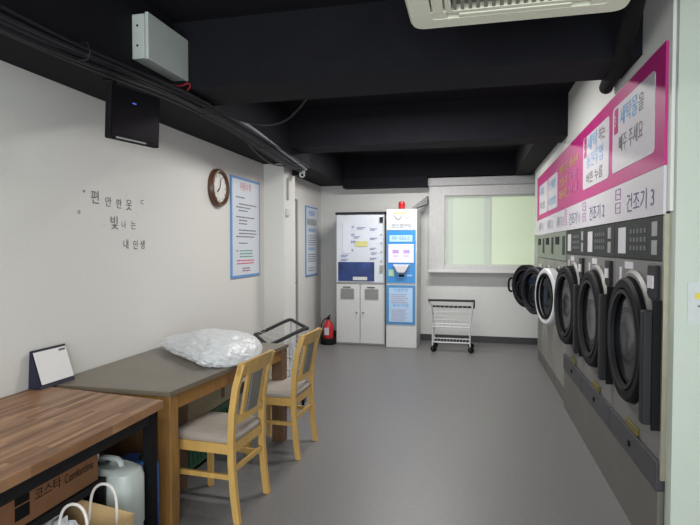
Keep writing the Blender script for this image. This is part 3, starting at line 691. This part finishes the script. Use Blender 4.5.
# ------------------------------------------------------------------ grey-topped table
tb = empty('dining_table', (-1.84, 3.09, 0), label='long wooden table with a dull grey-brown top against the left wall', cat='table')
xr = lambda y: -1.526 + (y - 2.435) * .098
MB().hexa([(-2.29, 2.43, .717), (xr(2.435), 2.435, .717), (xr(3.86), 3.86, .717), (-2.29, 3.86, .717)], [(-2.29, 2.43, .742), (xr(2.435), 2.435, .742), (xr(3.86), 3.86, .742), (-2.29, 3.86, .742)]).build('tabletop', 'tabletop', tb)
MB().hexa([(xr(2.5) - .05, 2.51, .63), (xr(2.5) - .02, 2.51, .63), (xr(3.78) - .02, 3.77, .63), (xr(3.78) - .05, 3.77, .63)], [(xr(2.5) - .05, 2.51, .716), (xr(2.5) - .02, 2.51, .716), (xr(3.78) - .02, 3.77, .716), (xr(3.78) - .05, 3.77, .716)]).build('side_apron', 'oak', tb)
B(-2.24, -2.21, 2.51, 3.77, .63, .716).build('wall_side_apron', 'oak', tb)
B(-2.18, -1.6, 2.45, 2.48, .63, .716).build('end_apron', 'oak', tb); B(-2.18, -1.5, 3.79, 3.82, .63, .716).build('end_apron', 'oak', tb)
for x, x2 in ((-2.27, -2.27), (xr(2.43) - .082, xr(3.80) - .10)):
    MB().box(x, x + .078, 2.443, 2.52, 0, .716, bev=.005).build('leg', 'oak', tb)
    MB().box(x2, x2 + .095, 3.77, 3.855, 0, .716, bev=.005).build('leg', 'darkoak', tb)

# ------------------------------------------------------------------ butcher-block counter
wt = empty('work_counter', (-1.9, 1.5, 0), label='counter with striped butcher-block top on a black frame in the near left corner', cat='counter')
MB().hexa([(-2.29, .75, .703), (-1.478, .75, .703), (-1.478, 2.30, .703), (-2.29, 2.395, .703)], [(-2.29, .75, .742), (-1.478, .75, .742), (-1.478, 2.30, .742), (-2.29, 2.395, .742)]).build('tabletop', 'wood', wt)
MB().box(-1.525, -1.50, .8, 2.26, .645, .703).box(-2.26, -2.235, .8, 2.26, .645, .703).box(-2.235, -1.525, .8, .825, .645, .703).box(-2.235, -1.525, 2.235, 2.26, .645, .703).build('frame', 'blackm', wt)
for x in (-2.265, -1.54):
    for y in (.8, 2.22): MB().box(x, x + .045, y, y + .045, 0, .705).build('leg', 'blackp', wt)
MB().box(-2.235, -1.60, .83, 2.03, .43, .462).build('lower_shelf', 'blackm', wt)
MB().box(-2.235, -1.60, .83, .84, .0, .43).box(-2.235, -1.60, 2.02, 2.03, .0, .43).box(-2.235, -2.2, .83, 2.03, 0, .43).build('shelf_support', 'blackm', wt)

# cardboard carton on the shelf
bx = empty('cardboard_carton', (-1.86, 1.5, .462), label='long brown cardboard carton with dark printing under the butcher-block counter', cat='cardboard box')
MB().box(-2.15, -1.615, 1.08, 2.0, .463, .625, bev=.003).build('carton', 'card', bx)
m = MB(); x = -1.613
m.box(x, x + .001, 1.56, 1.625, .552, .60).box(x, x + .001, 1.56, 1.625, .495, .545)
m.build('printed_emblem', 'blackp', bx)
MB().text('코스타', .05, (x + .001, 1.65, .530), (0, 1, 0), UZ, fit=.13).build('lettering', 'blackp', bx, recalc=False)
MB().text('Comfortline', .052, (x + .001, 1.80, .530), (0, 1, 0), UZ, fit=.165).build('lettering', 'blackp', bx, recalc=False)

# jerrycan
jc = empty('jerrycan', (-1.72, 2.17, 0), label='translucent white plastic jerrycan standing under the end of the counter', cat='jerrycan')
def rbox(mb, prof, cx, cy, n=40, e=4):
    vs = []; fs = []
    for sx, sy, z in prof:
        for k in range(n):
            a = 2 * PI * k / n; ca, sa = math.cos(a), math.sin(a)
            vs.append(Vector((cx + sx * math.copysign(abs(ca) ** (2 / e), ca), cy + sy * math.copysign(abs(sa) ** (2 / e), sa), z)))
    for i in range(len(prof) - 1):
        for k in range(n): fs.append((i * n + k, i * n + (k + 1) % n, (i + 1) * n + (k + 1) % n, (i + 1) * n + k))
    fs += [tuple(range(n))[::-1], tuple((len(prof) - 1) * n + k for k in range(n))]
    return mb.pts(vs, fs)
rbox(MB(), [(.135, .072, .0), (.152, .084, .02), (.155, .088, .16), (.149, .083, .17), (.149, .083, .19), (.155, .088, .2), (.155, .088, .42), (.145, .08, .455), (.09, .06, .475)], -1.66, 2.13).build('tank', 'jerry', jc, smooth=True)
MB().lathe([(.03, .465), (.032, .47), (.032, .505), (.026, .51)], (-1.755, 2.13, 0), n=20).build('cap', 'signwhite', jc, smooth=True)
MB().tube([(-1.71, 2.13, .46), (-1.70, 2.13, .50), (-1.65, 2.13, .506), (-1.60, 2.13, .50), (-1.59, 2.13, .46)], .014, smooth=1).build('carry_handle', 'jerry', jc, smooth=True)
tag(MB().tube([(-1.80, 2.09, .486), (-1.72, 2.08, .492), (-1.66, 2.09, .492), (-1.655, 2.16, .492), (-1.72, 2.175, .492), (-1.79, 2.165, .486)], .008, closed=True, smooth=2).build('coiled_hose', 'rubber', loc=(-1.72, 2.13, .48), smooth=True),
    'dark coiled hose lying on top of the white jerrycan', 'hose')
# blue container and brown carton behind it
bj = empty('blue_canister', (-1.665, 2.345, 0), label='blue plastic canister on the floor behind the jerrycan, beside the table leg', cat='canister')
rbox(MB(), [(.095, .06, 0), (.105, .07, .02), (.105, .07, .38), (.08, .055, .42)], -1.665, 2.345).build('tank', 'bluepl', bj, smooth=True)
MB().lathe([(.028, .42), (.028, .435)], (-1.62, 2.345, 0), n=18).build('cap', 'dgrey', bj)
br = empty('brown_storage_box', (-1.84, 2.75, 0), label='brown box standing below the near end of the grey-topped table', cat='box')
MB().box(-2.02, -1.72, 2.55, 2.93, 0, .52, bev=.004).build('carton', 'darkoak', br)
MB().box(-2.025, -1.715, 2.545, 2.935, .47, .53, bev=.004).build('lid', 'darkoak', br)
sp = empty('plastic_tub', (-1.76, 2.66, .53), label='small pale translucent tub on the brown box under the table', cat='tub')
MB().lathe([(.028, .532), (.045, .55), (.06, .59), (.066, .625), (.060, .625), (.05, .58), (.001, .545)], (-1.785, 2.62, 0), n=28, capb=False).build('tub', 'jerry', sp, smooth=True)
MB().lathe([(.068, .625), (.068, .634), (.001, .636)], (-1.785, 2.62, 0), n=28, capb=False).build('lid', 'jerry', sp, smooth=True)
# under the table
gc = empty('green_crate', (-1.98, 3.4, 0), label='dark green plastic crate on the floor under the grey-topped table', cat='crate')
MB().box(-2.16, -1.80, 3.0, 3.70, 0, .02).box(-2.16, -2.145, 3.0, 3.70, 0, .33).box(-1.815, -1.80, 3.0, 3.70, 0, .33).box(-2.145, -1.815, 3.0, 3.015, 0, .33).box(-2.145, -1.815, 3.685, 3.70, 0, .33)\
    .box(-2.17, -1.79, 2.99, 3.02, .305, .332).box(-2.17, -1.79, 3.68, 3.71, .305, .332).box(-1.82, -1.79, 2.99, 3.71, .305, .332).box(-2.17, -2.14, 2.99, 3.71, .305, .332).build('basket', 'greencrate', gc)
m = MB()
for i in range(12): m.box(-1.80, -1.793, 3.03 + i * .055, 3.05 + i * .055, .05, .28)
m.build('side_ribs', 'greencrate', gc)
tq = empty('beige_carton', (-1.98, 3.4, .333), label='beige box resting on the green crate under the grey-topped table', cat='box')
MB().box(-2.15, -1.80, 3.08, 3.75, .334, .53, bev=.004).build('carton', 'tealbox', tq)
MB().box(-2.155, -1.795, 3.075, 3.755, .49, .537, bev=.003).build('lid', 'tealbox', tq)
MB().box(-1.80, -1.794, 3.55, 3.59, .38, .48).build('clasp', 'darkoak', tq)
wc = empty('white_carton', (-1.77, 2.87, .531), label='small white carton on the brown box under the table', cat='box')
MB().box(-1.80, -1.74, 2.82, 2.92, .531, .60, bev=.003).build('carton', 'white', wc)
MB().box(-1.802, -1.738, 2.818, 2.922, .585, .603, bev=.002).build('lid', 'white', wc)

# paper bag with crumpled plastic inside
pb = empty('paper_bag', (-1.62, 1.8, 0), label='open kraft paper bag with white cord handles at the near end of the counter', cat='paper bag')
def bag_shell():
    b0 = [(-1.78, 1.72), (-1.42, 1.72), (-1.42, 1.86), (-1.78, 1.86)]
    t0 = [(-1.83, 1.71, .345), (-1.395, 1.73, .375), (-1.375, 1.92, .378), (-1.80, 1.93, .42)]
    cx = lambda q, e: [(x + (e if x < -1.6 else -e), y + (e if y < 1.8 else -e)) for x, y in q]
    vs = [(x, y, 0) for x, y in b0] + t0
    inn = [(x + (.004 if x < -1.6 else -.004), y + (.004 if y < 1.8 else -.004), z) for x, y, z in t0]; innb = [(x, y, .006) for x, y in cx(b0, .004)]
    vs += inn + innb
    fs = [(3, 2, 1, 0)]
    for i in range(4):
        j = (i + 1) % 4; fs += [(i, j, 4 + j, 4 + i), (4 + i, 4 + j, 8 + j, 8 + i), (8 + i, 8 + j, 12 + j, 12 + i)]
    fs.append((12, 13, 14, 15)); return vs, fs
vs, fs = bag_shell(); MB().pts([Vector(v_) for v_ in vs], fs).build('bag', 'kraft', pb)
for y, x0 in ((1.725, -1.585), (1.905, -1.59)):
    MB().tube([(x0, y + .006, .27), (x0, y + .008, .36), (x0 + .01, y + .01, .45), (x0 + .05, y + .01, .49), (x0 + .10, y + .01, .49), (x0 + .13, y + .01, .45), (x0 + .135, y + .008, .36), (x0 + .135, y + .006, .27)], .006, 7, smooth=2).build('cord_handle', 'twine', pb, smooth=True)
def crumpled(name, cx, cy, z0, rx, ry, rz, seed, m_, noise=.16, lab=None, cat=None, flat=.35, tip=None, subdiv=4):
    r2 = random.Random(seed); t = bmesh.new(); bmesh.ops.create_icosphere(t, subdivisions=subdiv, radius=1)
    from mathutils import noise as N
    for v in t.verts:
        d_ = v.co.normalized(); n_ = N.noise(d_ * 2.1 + Vector((seed, 0, 0))) * .5 + abs(N.noise(d_ * 5.5 + Vector((0, seed, 0)))) * .55 + abs(N.noise(d_ * 12 + Vector((0, 0, seed)))) * .35
        f_ = 1 + noise * (n_ - .25) * 2
        p = Vector((d_.x * rx * f_, d_.y * ry * f_, d_.z * rz * f_))
        if p.z < -rz * flat: p.z = -rz * flat + (p.z + rz * flat) * .05
        if tip:
            s_ = max(0, (-d_.x - .35)) / .65
            p += Vector(tip) * s_ ** 2; p.y *= 1 - .5 * s_; 
        v.co = p
    zmin = min(v.co.z for v in t.verts)
    for v in t.verts: v.co += Vector((cx, cy, z0 - zmin))
    o = MB().merge(t).build(name, m_, loc=(cx, cy, z0)); o.data.shade_smooth()
    if lab: tag(o, lab, cat)
    return o
crumpled('crumpled_plastic', -1.64, 1.80, .22, .11, .045, .10, 5, 'bagsm', .35, 'crumpled clear plastic wrapping stuffed in the kraft paper bag', 'plastic wrap', .6)
# large clear plastic bag on the table
def big_bag():
    from mathutils import noise as N
    t = bmesh.new(); bmesh.ops.create_icosphere(t, subdivisions=6, radius=1)
    for v in t.verts:
        d_ = v.co.normalized(); u = (d_.x + 1) / 2
        n_ = N.noise(d_ * 1.7 + Vector((3, 1, 0))) * .45 + abs(N.noise(d_ * 4.5)) * .5 + abs(N.noise(d_ * 11 + Vector((0, 5, 0)))) * .28 + abs(N.noise(d_ * 24)) * .10
        f_ = 1 + .13 * (n_ - .2) * 2
        r_ = max(1e-4, math.hypot(d_.y, d_.z)); cl = math.sqrt(max(0, 1 - max(0, (u - .72) / .28) ** 2))
        hw = (.02 + .31 * min(1, u / .72) ** .9) * cl * min(1, u * 14); hz = (.015 + .10 * min(1, u / .5) ** .8) * cl * min(1, u * 14)
        x = -2.275 + .885 * u * (1 + .02 * n_); zc = d_.z / r_ * hz * f_
        if zc < -.4 * hz: zc = -.4 * hz + (zc + .4 * hz) * .06
        y = 3.47 - .24 * u + d_.y / r_ * hw * f_
        z = zc + .4 * hz + .035 * (1 - u) ** 2
        v.co = Vector((x, y, z))
    zm = min(v.co.z for v in t.verts)
    for v in t.verts: v.co.z += .744 - zm
    o = MB().merge(t).build('clear_plastic_bag', 'bag', loc=(-1.8, 3.35, .743)); o.data.shade_smooth()
    return tag(o, 'big crumpled clear plastic bag lying on the grey-topped table', 'plastic bag')
big_bag()

# desk calendar
dc = empty('desk_calendar', (-2.22, 2.47, .74), label='white tent desk calendar on a dark stand at the wall end of the table', cat='calendar')
a0, a1 = Vector((-2.284, 2.315, .7425)), Vector((-2.279, 2.555, .7425))
ub = (a1 - a0).normalized(); nb = Vector((ub.y, -ub.x, 0)); wd = (a1 - a0).length; hh = .20
apex0 = a0 - nb * .0 + Vector((0, 0, hh)); 
def sheet(mb, p, q, th):
    n_ = (q[1] - p[1]).cross(p[1] - p[0]).normalized() * th
    return mb.hexa([p[0], p[1], q[1], q[0]], [p[0] + n_, p[1] + n_, q[1] + n_, q[0] + n_])
f0, f1 = a0 + nb * .072, a1 + nb * .072; b0_, b1_ = a0 - nb * .006, a1 - nb * .006; t0_, t1_ = a0 + nb * .006 + Vector((0, 0, hh)), a1 + nb * .006 + Vector((0, 0, hh))
sheet(sheet(sheet(MB(), (f0, f1), (t0_, t1_), .002), (b0_, b1_), (t0_, t1_), .002), (b0_ + Vector((0, 0, .001)), b1_ + Vector((0, 0, .001))), (f0 + Vector((0, 0, .001)), f1 + Vector((0, 0, .001))), .002)\
    .hexa([b0_, f0, f0 + ub * .002, b0_ + ub * .002], [t0_, t0_ + nb * .002, t0_ + nb * .002 + ub * .002, t0_ + ub * .002]).build('stand', 'navyboard', dc)
up_ = (t0_ - f0).normalized(); nf = ub.cross(up_).normalized()
if nf.dot(nb) < 0: nf = -nf
o1 = f0 + up_ * .022 + nf * .004 + ub * .012; o2 = o1 + ub * (wd - .02); h_ = (t0_ - f0).length - .034
MB().hexa([o1, o2, o2 + nf * .004, o1 + nf * .004], [o1 + up_ * h_, o2 + up_ * h_, o2 + up_ * h_ + nf * .004, o1 + up_ * h_ + nf * .004]).build('page', 'page', dc)
q0 = o1 + ub * (wd - .075) + up_ * (h_ - .02) + nf * .005
MB().hexa([q0, q0 + ub * .045, q0 + ub * .045 + nf * .001, q0 + nf * .001], [q0 + up_ * .012, q0 + ub * .045 + up_ * .012, q0 + ub * .045 + up_ * .012 + nf * .001, q0 + up_ * .012 + nf * .001]).build('page_heading', 'ink', dc)
m = MB()
for i in range(18):
    c_ = t0_ + ub * (wd * (i + .5) / 18) + nf * .001 - up_ * .004; m.lathe([(.0052, -.001), (.0065, -.001), (.0065, .001), (.0052, .001)], c_, ub, 8, closed=True)
m.build('ring_binding', 'dgrey', dc)

# ------------------------------------------------------------------ chairs
def make_chair():
    o = empty('dining_chair', (0, 0, 0), cat='chair'); w_ = .186
    for sy in (-1, 1):
        y = sy * w_
        m = MB().sweep([(.205, y, 0), (.185, y, .15), (.172, y, .32), (.170, y, .45), (.178, y, .60), (.20, y, .74), (.240, y * 1.0, .872)], .03, .036, (0, 1, 0))
        m.build('rear_leg', 'lightwood', o)
        MB().hexa([(-.195, y - .014, 0), (-.167, y - .014, 0), (-.167, y + .014, 0), (-.195, y + .014, 0)], [(-.20, y - .018, .42), (-.164, y - .018, .42), (-.164, y + .018, .42), (-.20, y + .018, .42)]).build('leg', 'lightwood', o)
        MB().box(-.17, .168, y - .010, y + .010, .375, .43).build('side_rail', 'lightwood', o)
        MB().box(-.175, .178, y - .008, y + .008, .235, .262).build('stretcher', 'lightwood', o)
    B(-.188, -.168, -w_ + .01, w_ - .01, .375, .43).build('front_rail', 'lightwood', o); B(.158, .178, -w_ + .01, w_ - .01, .375, .43).build('rear_rail', 'lightwood', o)
    MB().box(.165, .182, -w_, w_, .27, .295).build('stretcher', 'lightwood', o)
    m = rbox(MB(), [(.19, .185, .43), (.197, .192, .44), (.197, .192, .455), (.18, .175, .472), (.10, .10, .478)], -.015, 0, 40, 7); m.build('seat', 'seat', o, smooth=True)
    # curved top rail with hand hole
    def xb(z): # back lean
        pts = [(.45, .170), (.60, .178), (.74, .20), (.872, .240), (.91, .252)]
        for (za, xa), (zc, xc) in zip(pts, pts[1:]):
            if z <= zc: return xa + (xc - xa) * (z - za) / (zc - za)
        return pts[-1][1]
    def plate(mb, cols, z0f, z1f, th=.018, bow=.018):
        rings = []
        for y in cols:
            bx_ = -bow * (1 - (y / w_) ** 2)
            z0, z1 = z0f(y), z1f(y)
            rings.append([(xb(z0) - bx_ - th / 2, y, z0), (xb(z0) - bx_ + th / 2, y, z0), (xb(z1) - bx_ + th / 2, y, z1), (xb(z1) - bx_ - th / 2, y, z1)])
        vs = [Vector(p) for r in rings for p in r]; f_ = [(0, 1, 2, 3)]
        for i in range(len(rings) - 1):
            for q in range(4): f_.append((i * 4 + q, i * 4 + (q + 1) % 4, i * 4 + 4 + (q + 1) % 4, i * 4 + 4 + q))
        e = 4 * (len(rings) - 1); f_.append((e + 3, e + 2, e + 1, e)); return mb.pts(vs, f_)
    cols = [-w_ - .015 + i * (2 * w_ + .03) / 14 for i in range(15)]
    plate(MB(), cols, lambda y: .808 - .012 * (1 - (y / w_) ** 2), lambda y: .878 + .010 * (1 - (y / w_) ** 2), .022).build('top_rail', 'lightwood', o)
    plate(MB(), cols[1:-1], lambda y: .535, lambda y: .575, .018).build('lower_rail', 'lightwood', o)
    sl = lambda a, b: [a + (b - a) * i / 3 for i in range(4)]
    for a, b in ((-.115, -.083), (.083, .115)): plate(MB(), sl(a, b), lambda y: .57, lambda y: .80, .014).build('back_slat', 'lightwood', o)
    plate(MB(), sl(-.06, .06), lambda y: .57, lambda y: .80, .016).build('back_panel', 'backpad', o)
    return o
ch = make_chair(); ch2 = copy_tree(ch)
ch.location = (-1.42, 2.79, 0); ch.rotation_euler = (0, 0, math.radians(-3)); ch['label'] = 'light wooden chair with grey back panel, nearer of the two chairs at the table'
ch2.location = (-1.38, 3.68, 0); ch2.rotation_euler = (0, 0, math.radians(-2)); ch2['label'] = 'light wooden chair at the far end of the table, farther from the camera'
for q in (ch, ch2): q['group'] = 'light wooden chairs at the table'
